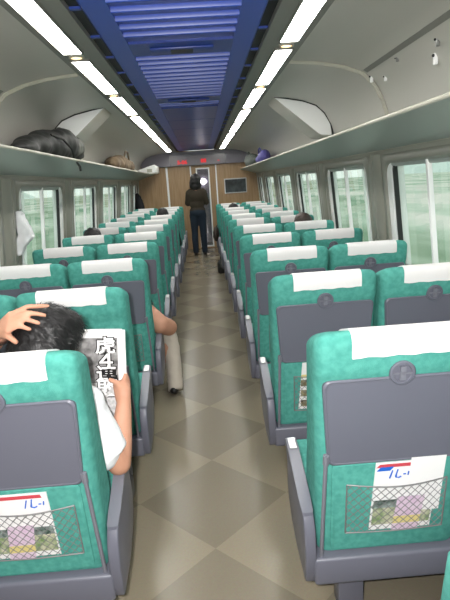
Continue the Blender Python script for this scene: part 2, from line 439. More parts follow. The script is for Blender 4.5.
# blue louvred air duct along the middle of the ceiling
t = thing('air_duct_grille', 'long blue louvred air duct running down the middle of the ceiling', 'air vent', (0, 0, 2.2))
bm = bmesh.new()
for s in (-1, 1):
    prism(bm, [(s * .272, -.004), (s * .375, -.004), (s * .385, .004), (s * .385, .014), (s * .272, .014)], 'y', Y0, Y1 - .16)
obj('side_rail', bm, M['blue'], t, smooth=False)
yv = Y0 + .05; bm = bmesh.new(); cnt = 0
while yv < 5.25:
    if 2.86 < yv < 3.16 or 4.64 < yv < 4.95:
        if cnt: obj('louvre_section', bm, M['blue'], t, angle=50); bm = bmesh.new(); cnt = 0
    else:
        cnt += 1
        prism(bm, [(yv, .014), (yv, -.006), (yv + .002, -.010), (yv + .006, -.011), (yv + .010, -.007), (yv + .016, -.001), (yv + .075, .003), (yv + .082, .010), (yv + .076, .014)], 'x', -.272, .272)
    yv += .125
obj('louvre_section', bm, M['blue'], t, angle=50)
bm = bmesh.new(); box(bm, -.272, .272, Y0, 5.3, .012, .0145); obj('backing', bm, M['bluedark'], t, smooth=False)
bm = bmesh.new()
yv = 5.3
while yv < Y1 - .3:
    box(bm, -.272, .272, yv, min(yv + .98, Y1 - .16), -.003, .012, bev=.003, seg=1); yv += .99
obj('flat_panel', bm, M['bluedark'], t)
for yc, w in ((3.05, .17), (4.83, .18)):
    bm = bmesh.new()
    box(bm, -.272, .272, yc - .13, yc + .12, -.002, .012)
    box(bm, -w, w, yc - .055, yc + .055, -.016, -.002, bev=.006, seg=2); ve = obj('service_plate', bm, M['bluedark'], t)
    bm = bmesh.new()
    box(bm, -.06, .06, yc - .04, yc + .04, -.020, -.016, bev=.003, seg=1); obj('grille_insert', bm, M['plastic_dark'], ve)
for s in (-1, 1):
    def slot(bm, s=s): box(bm, min(s * .386, s * .43), max(s * .386, s * .43), Y0, Y1 - .15, 2.206, 2.214)
    trim(k, slot, M['black'], smooth=False); k += 1
    for i in range(26):
        y = -.6 + i * .42
        if y > 8: break
        bm = bmesh.new(); box(bm, -.022, .022, -.012, .012, 2.197, 2.206)
        o = obj('clip', bm, M['bluedark'], t, smooth=False); o.location = (s * .408, y, -2.2)

# wedge shaped duct housings where the ceiling meets the wall
for s, side in ((-1, 'left'), (1, 'right')):
    t = thing('duct_housing', 'pale wedge shaped duct housing in the corner of the ceiling on the %s' % side, 'duct housing', (s * 1.2, 5.04, 1.84), group='duct housings')
    arc = [(x, z) for x, z in PROF if 1.81 <= z <= 2.18]
    poly = [(.74, 2.176)] + [(1.135, 1.845), (1.165, 1.83)] + [(1.262, 1.822)] + [(1.25, 1.92), (1.195, 2.02), (1.12, 2.09), (1.0, 2.135), (.85, 2.165)]
    bm = bmesh.new(); prism(bm, [(s * (x - 1.2), z - 1.84) for x, z in poly], 'y', -.205, .21); obj('housing', bm, M['ceiling'], t, smooth=False)
    bm = bmesh.new(); prism(bm, [(s * (x - 1.2), z - 1.84) for x, z in ([(.752, 2.170), (1.138, 1.850), (1.165, 1.836), (1.252, 1.828)] + [(x - .005, z - .005) for x, z in poly[4:]])], 'y', -.209, -.2051)
    obj('lit_end', bm, M['white'], t, smooth=False)  # white colour stands for the flash falling on this end face
    bm = bmesh.new()
    tube(bm, [(s * (x - 1.2) , -.212, z - 1.84) for x, z in [(.75, 2.178), (.85, 2.163), (1.0, 2.133), (1.06, 2.112), (1.12, 2.088), (1.16, 2.055), (1.195, 2.018), (1.225, 1.97), (1.25, 1.918), (1.262, 1.86), (1.266, 1.825)]], .008, 6)
    obj('edge_seal', bm, M['gasket'], t)

# small fittings on the upper right panel
def panel_at(z):
    for (xa, za), (xb, zb) in zip(PROF, PROF[1:]):
        if za <= z <= zb: return xa + (xb - xa) * (z - za) / (zb - za)
hooks = [(3.42, 2.05, 'white round stud and clip beside the ceiling rib', .018), (3.26, 2.02, 'narrow pale clip second from the ceiling rib', .013), (2.96, 2.06, 'dark small stud between the pale clips', .010),
         (2.62, 1.99, 'broad white clip highest on the upper right panel', .022), (2.52, 2.04, 'dark metal knob nearest the camera on the right panel', .016)]
for y, z, lab, r in hooks:
    x = panel_at(z)
    t = thing('panel_clip', lab, 'clip', (x, y, z), group='small fittings on the upper right panel')
    bm = bmesh.new(); box(bm, -.012, .004, -r * .6, r * .6, -r * 1.4, r * 1.4, bev=.003, seg=1); obj('plate', bm, M['white'] if 'dark' not in lab else M['steel'], t)
    bm = bmesh.new(); sphere(bm, (-.016, 0, r * .5), r * .35, 8, 6); obj('stud', bm, M['plastic_dark'], t)

# ------------------------------------------------------------------ end wall, door, display
bm = bmesh.new()
prof = [(x, z) for x, z in PROF] + [(.4, 2.215)]
A = prof + [(-x, z) for x, z in reversed(prof)]
DX0, DX1, DZ = -.006, .243, 1.80   # glazed opening of the door leaf
# wall round the doorway (doorway X -.137 .. .40)
wl = [(-1.415, 0), (-.137, 0), (-.137, 1.87), (-.137, 2.2)] + [(-x, z) for x, z in reversed(prof) if z > 0]
bm.faces.new([bm.verts.new((x, Y1, z)) for x, z in wl])
wr = [(1.415, 0), (.405, 0), (.405, 1.87), (.405, 2.2)] + [(x, z) for x, z in reversed(prof) if z > 0]
bm.faces.new([bm.verts.new((x, Y1, z)) for x, z in wr])
bm.faces.new([bm.verts.new((x, Y1, z)) for x, z in ((-.137, 1.87), (.405, 1.87), (.405, 2.2), (-.137, 2.2))])
struct(obj('wall_end', bm, M['wood'], smooth=False))
bm = bmesh.new()
bm.faces.new([bm.verts.new((x, Y0, z)) for x, z in A]); struct(obj('wall_rear', bm, M['wood'], smooth=False))
def post(bm, x, w=.03, z1=1.87): box(bm, x - w / 2, x + w / 2, Y1 - .014, Y1 + .004, 0, z1)
for x in (-.687, -.152, .42):
    trim(k, lambda bm, x=x: post(bm, x, .045 if x < -.5 else .03), M['white'], smooth=False); k += 1
d = bpy.data.objects.new('door_1', None); COL.objects.link(d); d.location = (0, 0, 0); struct(d)
bm = bmesh.new()
for x0, x1, z0, z1 in ((-.137, DX0 - .03, 0, 1.87), (DX1 + .03, .405, 0, 1.87), (DX0 - .03, DX1 + .03, 1.82, 1.87), (DX0 - .03, DX1 + .03, 0, .03)):
    box(bm, x0, x1, Y1 + .01, Y1 + .05, z0, z1)
obj('leaf', bm, M['wood'], d, smooth=False)
bm = bmesh.new()
for x0, x1, z0, z1 in ((DX0 - .03, DX0, .03, 1.82), (DX1, DX1 + .03, .03, 1.82), (DX0, DX1, 1.79, 1.82), (DX0, DX1, .03, .06)):
    box(bm, x0, x1, Y1 + .003, Y1 + .05, z0, z1)
obj('glass_frame', bm, M['white'], d, smooth=False)
bm = bmesh.new(); box(bm, DX0, DX1, Y1 + .025, Y1 + .029, .06, 1.79); obj('pane', bm, M['doorglass'], d, smooth=False)
# vestibule behind the door, with its own lamp
bm = bmesh.new()
for a in (((-.6, 0), (-.6, 2.1)), ((.7, 0), (.7, 2.1)), ((-.6, 2.1), (.7, 2.1))):
    (xa, za), (xb, zb) = a
    bm.faces.new([bm.verts.new(p) for p in ((xa, Y1 + .06, za), (xb, Y1 + .06, zb), (xb, Y1 + 1.2, zb), (xa, Y1 + 1.2, za))])
bm.faces.new([bm.verts.new(p) for p in ((-.6, Y1 + 1.2, 0), (.7, Y1 + 1.2, 0), (.7, Y1 + 1.2, 2.1), (-.6, Y1 + 1.2, 2.1))])
struct(obj('wall_vestibule', bm, M['lilac'], smooth=False))
t = thing('vestibule_lamp', 'small round white lamp glowing beyond the end door glass', 'lamp', (.13, Y1 + 1.17, 1.52))
bm = bmesh.new(); sphere(bm, (0, 0, 0), (.07, .025, .07)); obj('globe', bm, M['lamp'], t)
bm = bmesh.new(); box(bm, -.06, .06, .005, .03, -.06, .06, bev=.01); obj('base', bm, M['white'], t)

# fascia with the display
t = thing('display_fascia', 'plum grey fascia with red running display above the end door', 'display', (0, Y1 - .07, 1.88))
bm = bmesh.new()
fx = [(-1.235, 0), (1.235, 0), (1.23, .10), (1.17, .20), (1.05, .265), (.85, .29), (.6, .298), (-.6, .298), (-.85, .29), (-1.05, .265), (-1.17, .20), (-1.23, .10)]
prism(bm, fx, 'y', -.04, .066, bev=.008); obj('housing', bm, M['fascia'], t)
bm = bmesh.new(); box(bm, -.60, .66, -.046, -.041, .01, .22); obj('screen', bm, M['screen'], t, smooth=False)
def text_mesh(body, size, m, name, parent, loc, rot, extrude=0, bold=0, sx=1):
    cu = bpy.data.curves.new(name, 'FONT'); cu.body = body; cu.size = size; cu.align_x = 'CENTER'; cu.align_y = 'CENTER'; cu.extrude = extrude; cu.offset = bold; cu.resolution_u = 3
    o = bpy.data.objects.new(name + '_src', cu); COL.objects.link(o)
    dg = bpy.context.evaluated_depsgraph_get(); dg.update()
    me = bpy.data.meshes.new_from_object(o.evaluated_get(dg)); me.name = name
    bpy.data.objects.remove(o)
    if sx != 1:
        for v in me.vertices: v.co.x *= sx
    me.materials.clear(); me.materials.append(m)
    p = link(name, me, None, parent); p.location = loc; p.rotation_euler = rot
    return p
for body, x, z in (('5-06', -.32, .075), ('88', .155, .085), ('-', .49, .085)):
    text_mesh(body, .11, M['led'], 'led_text', t, (x, -.048, z), (PI / 2, 0, 0), bold=.006, sx=1.1)
t = thing('framed_poster', 'dark framed poster in silver frame on the wood end wall', 'poster', (.845, Y1 - .02, 1.38))
bm = bmesh.new(); box(bm, -.255, .255, -.012, .016, -.165, .165, bev=.004, seg=1); obj('frame', bm, M['silver'], t)
bm = bmesh.new(); box(bm, -.235, .235, -.016, -.0125, -.145, .145); obj('print', bm, M['poster'], t, smooth=False)

# ------------------------------------------------------------------ twin seats
TL = .15
def ry(z): return TL * (.967 - z)
def rear_bulge(z):
    if z < .90: return 0
    a = min(1, (z - .90) / .04); return .011 * a * a * (3 - 2 * a)
def back_section(z):
    y0 = ry(z) - rear_bulge(z); th = .185 - .03 * (z - .3) + .02 * math.exp(-((z - .5) / .12) ** 2)
    if z > .8: th += -.02 * (z - .8)
    return y0, ry(z) + th
def back_hw(z): return .2435 - .012 * max(0, (1.0 - z) / .7)
def droop(y, z):
    # the top of the headrest slopes down towards the sitter
    k = min(1, max(0, (z - .93) / .09)); k = .30 * k * k * (3 - 2 * k)
    return z + .027 * min(1, max(0, (z - .945) / .055)) - k * max(0, y - .012)
def make_back(cx):
    bm = bmesh.new(); rings = []
    def ring(z, ins):
        y0, y1 = back_section(z); hw = back_hw(z)
        yc, hh = (y0 + y1) / 2, (y1 - y0) / 2
        return [(cx + x, y, droop(y, z)) for x, y in rrect(hw - ins, hh - ins * .9, max(.012, .042 - ins * .4), 5, 0, yc)]
    for z in (.27, .30, .36, .42, .48, .55, .62, .70, .78, .85, .89, .91, .925, .94, .96, .98, .993): rings.append(ring(z, 0))
    rings[0] = ring(.27, .01)
    for dz, ins in ((1.004, .003), (1.014, .008), (1.022, .016), (1.027, .026), (1.030, .040), (1.0315, .052)): rings.append(ring(dz, ins))
    loft(bm, rings); return bm
def make_cover(cx):
    pts = []
    z = .972
    while z < .998: pts.append((back_section(z)[0], z)); z += .009
    for zz, ins in ((1.004, .003), (1.014, .008), (1.022, .016), (1.027, .026), (1.030, .040)): pts.append((back_section(zz)[0] + ins * .9, zz))
    ya, yb = back_section(1.030)[0] + .036, back_section(1.030)[1] - .036
    for q in range(1, 6): pts.append((ya + (yb - ya) * q / 6, 1.0316))
    for zz, ins in ((1.030, .040), (1.027, .026), (1.022, .016), (1.014, .008), (1.004, .003), (.99, 0), (.95, 0), (.9, 0), (.82, 0), (.74, 0)): pts.append((back_section(zz)[1] - ins * .9, zz))
    pts = [(y, droop(y, z)) for y, z in pts]
    n = len(pts); outp = []
    for i in range(n):
        a = Vector(pts[max(0, i - 1)]); b = Vector(pts[min(n - 1, i + 1)]); d = (b - a).normalized(); outp.append((Vector(pts[i]) + Vector((-d.y, d.x)) * .005, Vector(pts[i]) - Vector((-d.y, d.x)) * .001))
    bm = bmesh.new(); hw = .153; nx = 14; rings = []
    for j in range(nx + 1):
        x = cx + .010 - hw + 2 * hw * j / nx
        w = .002 * math.sin(j * 1.7 + cx * 9)
        rings.append([(x, o.x, o.y + (w if q == 0 else 0)) for q, (o, _i) in enumerate(outp)] + [(x, _i.x, _i.y) for o, _i in reversed(outp)])
    loft(bm, rings)
    return bm
def sheared(pts3):   # (x, off, z) with off measured back from the rear plane of the backrest
    return [(x, ry(z) - off, z) for x, off, z in pts3]
def make_tray(cx):
    bm = bmesh.new()
    def outline(ins):
        P = rrect(.2245 - ins, .1445 - ins, .024, 5, 0, .7735); R = []
        for x, z in P:
            f = 1 - .085 * (.925 - z) / .295; R.append((cx + x * f, z))
        return R
    loft(bm, [sheared([(x, -.006, z) for x, z in outline(0)]), sheared([(x, .008, z) for x, z in outline(0)]), sheared([(x, .012, z) for x, z in outline(.004)]), sheared([(x, .012, z) for x, z in outline(.007)]), sheared([(x, .0105, z) for x, z in outline(.009)])])
    return bm
def disc(bm, cx, zc, r0, off0, off1, n=24, a0=0, a1=2 * PI):
    rr = [(r0, off0), (r0, off1 - .003), (r0 - .003, off1), (r0 - .010, off1), (r0 - .012, off1 - .004)]
    loft(bm, [sheared([(cx + r * math.cos(a0 + (a1 - a0) * i / n), o, zc + r * math.sin(a0 + (a1 - a0) * i / n)) for i in range(n)]) for r, o in rr])
def make_net(cx):
    bm = bmesh.new()
    x0, x1, z0, z1 = -.145, .165, .368, .556
    def pt(x, z):
        u = (x - x0) / (x1 - x0); w = (z - z0) / (z1 - z0)
        off = .012 + .020 * math.sin(PI * min(max(u, 0), 1)) * (.35 + .65 * w)
        sag = -.006 * math.sin(PI * u) * w
        return (cx + x, ry(z) - off, z + sag)
    N = 14
    for (a, b) in (((x0, z0), (x1, z0)), ((x0, z1), (x1, z1)), ((x0, z0), (x0, z1)), ((x1, z0), (x1, z1))):
        tube(bm, [pt(a[0] + (b[0] - a[0]) * i / N, a[1] + (b[1] - a[1]) * i / N) for i in range(N + 1)], .0024, 5)
    sp = .0262; ar = 1.15
    for sg in (1, -1):
        c = -1.0
        while c < 1.0:
            # line z = z0 + sg*ar*(x - c)
            P = []
            for i in range(0, 61):
                x = x0 + (x1 - x0) * i / 60; z = z0 + sg * ar * (x - c)
                if z0 - .0035 <= z <= z1 + .0035: P.append(pt(x, min(max(z, z0), z1)))
            if len(P) > 2: tube(bm, P[::3] + ([P[-1]] if (len(P) - 1) % 3 else []), .0011, 4, cap=False)
            c += sp
    return bm
def make_side(sx):
    poly = [(.095, .185), (.078, .22), (.070, .30), (.075, .385), (.098, .425), (.16, .450), (.26, .487), (.36, .522), (.405, .532), (.428, .520), (.43, .500), (.40, .48), (.385, .455), (.40, .42), (.415, .36), (.40, .30), (.34, .24), (.24, .20)]
    bm = bmesh.new(); a0, a1 = sorted((sx * .489, sx * .525)); prism(bm, poly, 'x', a0, a1, bev=.007)
    return bm
def make_seat():
    root = thing('twin_seat', '', 'train seat')
    for cx in (-.25, .25):
        b = obj('backrest', make_back(cx), M['fabric'], root, angle=60)
        obj('headrest_cover', make_cover(cx), M['cover'], root, angle=60)
        tr = obj('tray_table', make_tray(cx), M['plastic'], root, angle=25)
        bm = bmesh.new(); disc(bm, cx, .930, .037, -.002, .020); l = obj('tray_latch', bm, M['plastic'], root, angle=30)
        bm = bmesh.new()
        for z0, z1 in ((.909, .927), (.933, .951)):
            P = [(-.008, z0), (.008, z0), (.008, z1), (-.008, z1)]
            loft(bm, [sheared([(cx + x, o, z) for x, z in P]) for o in (.014, .021)])
        loft(bm, [sheared([(cx + x, o, z) for x, z in ((-.026, .9275), (.026, .9275), (.026, .9315), (-.026, .9315))]) for o in (.014, .020)])
        obj('latch_grip', bm, M['plastic_light'], l, smooth=False)
        # lower back panel with its groove lines
        bm = bmesh.new()
        P = rrect(.19, .165, .012, 3, 0, .462)
        loft(bm, [sheared([(cx + x, -.004, z) for x, z in P]), sheared([(cx + x, .0045, z) for x, z in P]), sheared([(cx + x * .97, .008, .462 + (z - .462) * .98) for x, z in P])])
        obj('lower_back_panel', bm, M['fabric'], root, angle=30)
        obj('net_pocket', make_net(cx), M['wire'], root)
        for sg in (-1, 1):
            bm = bmesh.new()
            tube(bm, sheared([(cx + sg * .2115, .012, .660), (cx + sg * .214, .016, .60), (cx + sg * .222, .016, .285)]), .0065, 8)
            tube(bm, sheared([(cx + sg * .211, .013, .672), (cx + sg * .212, .014, .640)]), .0095, 8)
            obj('tray_arm', bm, M['plastic_light'], root)
        bm = bmesh.new(); box(bm, cx - .243, cx + .243, .22, .60, .285, .44, bev=.04, seg=4); obj('seat_cushion', bm, M['fabric'], root, angle=60)
    bm = bmesh.new(); box(bm, -.498, .498, .068, .16, .185, .285, bev=.012, seg=3); obj('rear_beam', bm, M['plastic'], root, angle=40)
    bm = bmesh.new(); box(bm, -.49, .49, .15, .66, .20, .29, bev=.01, seg=2); obj('underframe', bm, M['plastic_dark'], root)
    for sx in (-1, 1):
        a = obj('side_panel', make_side(sx), M['plastic'], root, angle=35)
        bm = bmesh.new()
        prism(bm, [(.10, .436), (.16, .458), (.26, .495), (.36, .530), (.405, .540), (.425, .528), (.41, .517), (.26, .482), (.12, .432)], 'x', sx * .508 - .020, sx * .508 + .020, bev=.006)
        obj('arm_pad', bm, M['plastic_light'], a, angle=35)
        bm = bmesh.new()
        prism(bm, [(.345, .5265), (.398, .5395), (.398, .543), (.345, .530)], 'x', sx * .508 - .013, sx * .508 + .013, bev=.001)
        obj('ashtray_lid', bm, M['steel'], a, smooth=False)
        bm = bmesh.new(); box(bm, sx * .355 - .045, sx * .355 + .045, .16, .23, 0, .20, bev=.008, seg=2); obj('pedestal_leg', bm, M['plastic'], root)
        bm = bmesh.new(); box(bm, sx * .355 - .045, sx * .355 + .045, .50, .57, 0, .20, bev=.008, seg=2); obj('pedestal_leg', bm, M['plastic'], root)
    bm = bmesh.new(); prism(bm, [(.20, .44), (.22, .41), (.52, .53), (.54, .56), (.50, .57)], 'x', -.022, .022, bev=.006); obj('centre_armrest', bm, M['plastic_light'], root, angle=35)
    return root
YR = [1.355 + .9144 * i for i in range(11)]; YL = [1.369 + .9144 * i for i in range(11)]
seat0 = make_seat(); first = True
rows = [(.82, .44, 'green twin seat at the lower right edge, only its headrest corner showing')]
for i in range(11):
    pl = 'nearest' if i == 0 else ('farthest' if i == 10 else ORD[i])
    rows.append((.82, YR[i], 'green twin seat with white covers, %s row from the camera, right of the aisle' % pl))
    rows.append((-.82, YL[i], 'green twin seat with white covers, %s row from the camera, left of the aisle' % pl))
for x, y, lab in rows:
    o = seat0 if first else copy_tree(seat0); first = False
    if x < 0 and abs(y - YL[1]) < .01:      # the tray in front of the newspaper reader is folded down
        for ch in o.children:
            if ch.name.startswith('tray_table') and sum(c[0] for c in ch.bound_box) > 0:
                pv = Vector((0, ry(.63) - .012, .632))
                ch.matrix_local = Matrix.Translation(pv) @ Matrix.Rotation(math.radians(78), 4, 'X') @ Matrix.Translation(-pv)
    o.location = (x, y, 0); o['label'] = lab; o['group'] = 'twin seats along the aisle'

# ------------------------------------------------------------------ things in the seat pockets
def sheet(name, m, parent, cx, x0, x1, z0, z1, off, sk=0, th=.0006):
    bm = bmesh.new()
    P = [(x0, z0), (x1, z0), (x1 + sk, z1), (x0 + sk, z1)]
    loft(bm, [sheared([(cx + x, o, z) for x, z in P]) for o in (off, off + th)])
    return obj(name, bm, m, parent, smooth=False)
def magazine(lab, loc, x0, x1, z1, sk, pinkx, mirror=False):
    t = thing('magazine', lab, 'magazine', loc, group='magazines in the seat pockets')
    z0 = .372
    sheet('cover', M['paper'], t, 0, x0, x1, z0, z1, .0085, sk, .004)
    w = x1 - x0
    sheet('photo_strip', M['photo_green'], t, 0, x0 + .006, x1 - .004, z0 + .02, z0 + .085, .0130, sk * .3)
    sheet('tree_line', M['photo_tree'], t, 0, x0 + .006, x1 - .004, z0 + .085, z0 + .115, .0130, sk * .5)
    sheet('red_band', M['red'], t, 0, x0 + .012, x1 - .02, z1 - .018, z1 - .006, .0130, sk)
    sheet('blue_picture', M['blueink'], t, 0, x0 + .014, x0 + .055, z1 - .030, z1 - .016, .0137, sk)
    # a hand written style title in blue
    bm = bmesh.new()
    bx, bz = (x0 + .055, z1 - .058) if not mirror else (x1 - .075, z1 - .052)
    strokes = [[(0, 0), (.008, .028)], [(.018, .004), (.024, .030)], [(.021, .016), (.020, .002), (.028, .000), (.036, .004)], [(.042, .012), (.050, .012)], [(.056, .008), (.058, .020)]]
    for st in strokes: tube(bm, sheared([(bx + x, .0140, bz + z) for x, z in st]), .0022, 5)
    obj('title_stroke', bm, M['blueink'], t)
    if not mirror: sheet('loose_page', M['paper'], t, 0, x1 - .085, x1 + .022, z1 - .19, z1 + .012, .0142, .008, .0006)
    l = thing('leaflet', lab.replace('magazine', 'leaflet').replace('white', 'pink').replace('landscape', 'small printed'), 'leaflet', loc, group='pink leaflets in the seat pockets')
    bm = bmesh.new()
    a, b = pinkx
    def P(sh, o, q0, q1): return sheared([(a + x + .12 * (z - z0) * sh, o, z) for x, z in ((0, q0), (b - a, q0), (b - a, q1), (0, q1))])
    loft(bm, [P(1.0, .0150, z0 - .004, z0 + .125), P(1.0, .0160, z0 - .004, z0 + .125)]); obj('page', bm, M['pink'], l, smooth=False)
    bm = bmesh.new(); loft(bm, [P(1.0, .0161, z0 + .022, z0 + .050), P(1.0, .0164, z0 + .022, z0 + .050)]); obj('yellow_band', bm, M['yellow'], l, smooth=False)
magazine('white landscape magazine in net of nearest seat right of aisle', (.57, YR[0], 0), -.070, .125, .628, .012, (.000, .085))
magazine('white landscape magazine in net of nearest seat left of aisle', (-.57, YL[0], 0), -.16, .095, .614, -.004, (-.062, .018), True)
t = thing('brochure', 'yellow picture brochure in net of second seat right of aisle', 'brochure', (.57, YR[1], 0))
sheet('cover', M['paper'], t, 0, -.125, -.005, .375, .625, .0085, .02, .004)
for i, (z, mm) in enumerate(((.39, 'photo_brown'), (.445, 'photo_brown'), (.50, 'photo_brown'))):
    sheet('picture', M[mm], t, 0, -.113, -.015, z, z + .034, .013, 0)
sheet('caption_band', M['yellow'], t, 0, -.113, -.013, .545, .562, .013, .003)
sheet('title_patch', M['photo_green'], t, 0, -.085, -.025, .585, .600, .013, 0)

# ------------------------------------------------------------------ people
def head_bm(bm, c, R, sc=1.0):
    c = Vector(c)
    def p(x, y, z): return c + R @ (Vector((x, y, z)) * sc)
    # local: +y is the face, z up
    sphere(bm, p(0, -.012, .025), Vector((.076, .094, .092)) * sc, 20, 14, rot=R)      # skull
    sphere(bm, p(0, .028, -.035), Vector((.060, .062, .080)) * sc, 18, 12, rot=R)      # face and jaw
    sphere(bm, p(0, .060, -.092), Vector((.028, .026, .022)) * sc, 12, 8, rot=R)       # chin
    capsule(bm, p(0, .088, .000), .010 * sc, p(0, .106, -.032), .014 * sc, 10)          # nose
    for sg in (-1, 1):
        sphere(bm, p(sg * .030, .082, .012), Vector((.020, .010, .008)) * sc, 10, 6, rot=R)  # brow
        sphere(bm, p(sg * .078, -.008, -.012), Vector((.010, .020, .033)) * sc, 12, 8, rot=R) # ear
        sphere(bm, p(sg * .038, .060, -.035), Vector((.022, .020, .020)) * sc, 10, 8, rot=R)  # cheek
    sphere(bm, p(0, .088, -.062), Vector((.024, .010, .008)) * sc, 10, 6, rot=R)       # lips
def hair_cap(bm, c, R, sc=1.0, low=-.05, grow=1.0, long=0):
    c = Vector(c)
    def p(x, y, z): return c + R @ (Vector((x, y, z)) * sc)
    sphere(bm, p(0, -.020, .034), Vector((.090, .100, .098)) * sc * grow, 20, 14, rot=R)
    sphere(bm, p(0, -.050, -.015), Vector((.084, .070, .085)) * sc * grow, 18, 12, rot=R)
    sphere(bm, p(0, .030, .078), Vector((.072, .058, .048)) * sc * grow, 16, 10, rot=R)
    if long:
        sphere(bm, p(0, -.045, -.075), Vector((.092, .062, .085)) * sc, 18, 12, rot=R)
        for sg in (-1, 1): sphere(bm, p(sg * .075, -.01, -.05), Vector((.028, .045, .09)) * sc, 12, 10, rot=R)
def eyes(parent, c, R, sc=1.0):
    c = Vector(c)
    for sg in (-1, 1):
        bm = bmesh.new(); sphere(bm, c + R @ (Vector((sg * .031, .077, -.002)) * sc), .011 * sc, 10, 8); obj('eye', bm, M['white'], parent)
def rot(rx=0, ry_=0, rz=0): return Matrix.Rotation(rz, 3, 'Z') @ Matrix.Rotation(ry_, 3, 'Y') @ Matrix.Rotation(rx, 3, 'X')
def strands(parent, surf, m, n, length, w, seedv, base_dir, name='hair_strand', lift=.004):
    """short tapered locks laid over the hair cap, one mesh"""
    random.seed(seedv)
    me = surf.data; bm = bmesh.new(); polys = me.polygons; vs = me.vertices
    for _ in range(n):
        p = polys[random.randrange(len(polys))]
        nn = p.normal.copy(); c = p.center.copy()
        d = Vector(base_dir) + Vector((random.uniform(-.5, .5), random.uniform(-.5, .5), random.uniform(-.5, .5)))
        d = (d - nn * d.dot(nn));
        if d.length < 1e-3: continue
        d.normalize(); sd = nn.cross(d)
        L = length * random.uniform(.6, 1.2); prev = None
        for i in range(4):
            f = i / 3; pt = c + d * L * f + nn * (lift * math.sin(PI * (f * .8)) - L * L * f * f * 3.2)
            ww = w * (1 - f * .85)
            a, b = bm.verts.new(pt - sd * ww), bm.verts.new(pt + sd * ww)
            if prev: bm.faces.new((prev[0], prev[1], b, a))
            prev = (a, b)
    return obj(name, bm, m, parent)
def finger(bm, pts, r0=.0092, r1=.0072):
    n = len(pts); chain(bm, pts, [r0 + (r1 - r0) * i / (n - 1) for i in range(n)], n=10)

# --- the man with the newspaper in the nearest left aisle seat
man = thing('person', 'dark haired man in white T-shirt reading a newspaper, hand on head', 'person', (-.57, 1.75, .44))
W = Vector((-.57, 1.75, .44))
def L(p): return Vector(p) - W
HC = L((-.492, 1.66, .985)); HR = rot(math.radians(-22), math.radians(10), math.radians(-28))
bm = bmesh.new()
head_bm(bm, HC, HR, 1.06)
capsule(bm, HC + Vector((-.02, -.01, -.08)), .055, L((-.53, 1.66, .80)), .062)
# trunk
sphere(bm, L((-.55, 1.69, .72)), (.165, .10, .15)); sphere(bm, L((-.56, 1.74, .58)), (.15, .11, .15)); sphere(bm, L((-.57, 1.80, .50)), (.165, .13, .085))
capsule(bm, L((-.70, 1.67, .81)), .06, L((-.40, 1.67, .78)), .06)
# thighs, shins, feet
for sx in (-1, 1):
    chain(bm, [L((-.57 + sx * .09, 1.80, .51)), L((-.57 + sx * .11, 2.19, .53)), L((-.57 + sx * .12, 2.21, .10))], [.085, .062, .042])
    chain(bm, [L((-.57 + sx * .12, 2.20, .06)), L((-.57 + sx * .13, 2.33, .04))], [.042, .035])
# right arm: down to the armrest, forearm up to the paper
RS, RE, RW = L((-.395, 1.68, .765)), L((-.312, 1.685, .535)), L((-.292, 1.80, .715))
chain(bm, [RS, RE], [.054, .043]); chain(bm, [RE, RE.lerp(RW, .35), RW], [.043, .041, .027])
# right hand on the paper edge
pal = L((-.292, 1.822, .755))
capsule(bm, RW, .025, pal, .027); capsule(bm, RW + Vector((-.012, .01, .01)), .021, pal + Vector((-.020, .012, .012)), .021)
finger(bm, [pal + Vector((-.006, -.010, .0)), L((-.312, 1.818, .785)), L((-.338, 1.822, .797))], .0115, .0088)       # thumb on the print
for i, (dx, dz) in enumerate(((0, .03), (.004, .016), (.007, .002), (.008, -.012))):
    b = pal + Vector((.002 + dx, .012, dz)); finger(bm, [b, b + Vector((.004, .028, .016)), b + Vector((-.020, .038, .020)), b + Vector((-.040, .034, .018))])
# left arm raised, hand on the head
LS, LE, LW = L((-.715, 1.67, .79)), L((-.79, 1.78, .92)), L((-.612, 1.60, 1.070))
chain(bm, [LS, LE], [.054, .044]); chain(bm, [LE, LE.lerp(LW, .35), LW], [.044, .043, .031])
kn = [L((-0.5600, 1.5650, 1.1272)), L((-0.5550, 1.5520, 1.1144)), L((-0.5570, 1.5430, 1.1000)), L((-0.5640, 1.5400, 1.0856))]
for kk in kn: capsule(bm, LW, .026, kk, .0115, n=12)
def fing(k0, a, b): finger(bm, [k0, a, b], .0098, .0076)
fing(kn[0], L((-0.5090, 1.5750, 1.1464)), L((-0.4560, 1.6000, 1.1392)))
fing(kn[1], L((-0.5060, 1.5530, 1.1336)), L((-0.4580, 1.5680, 1.1176)))
fing(kn[2], L((-0.5140, 1.5410, 1.1184)), L((-0.4740, 1.5510, 1.0984)))
fing(kn[3], L((-0.5290, 1.5370, 1.0984)), L((-0.5020, 1.5450, 1.0824)))
finger(bm, [LW + Vector((.012, -.02, -.008)), L((-0.5720, 1.5480, 1.0664)), L((-0.5500, 1.5480, 1.0456))], .0125, .0095)
body = remesh(bm, 'body', .0052, M['skin'], man, smooth=5)
eyes(man, HC, HR, 1.06)
bm = bmesh.new(); hair_cap(bm, HC, HR, 1.10); hcap = remesh(bm, 'hair', .007, M['hair'], man, smooth=3, disp=.006, dscale=45)
strands(hcap, hcap, M['hair'], 2600, .034, .0011, 3, HR @ Vector((.35, .5, -.45)), lift=.007)
bm = bmesh.new()
sphere(bm, L((-.55, 1.69, .72)), (.182, .115, .16)); sphere(bm, L((-.56, 1.74, .58)), (.170, .128, .16)); sphere(bm, L((-.57, 1.78, .50)), (.18, .14, .08))
capsule(bm, L((-.70, 1.67, .80)), .070, L((-.40, 1.67, .77)), .072); capsule(bm, L((-.54, 1.66, .82)), .07, L((-.53, 1.66, .845)), .066, flat1=True)
capsule(bm, RS + Vector((-.01, 0, -.01)), .074, RS.lerp(RE, .80) + Vector((-.006, -.004, 0)), .066, flat1=True)
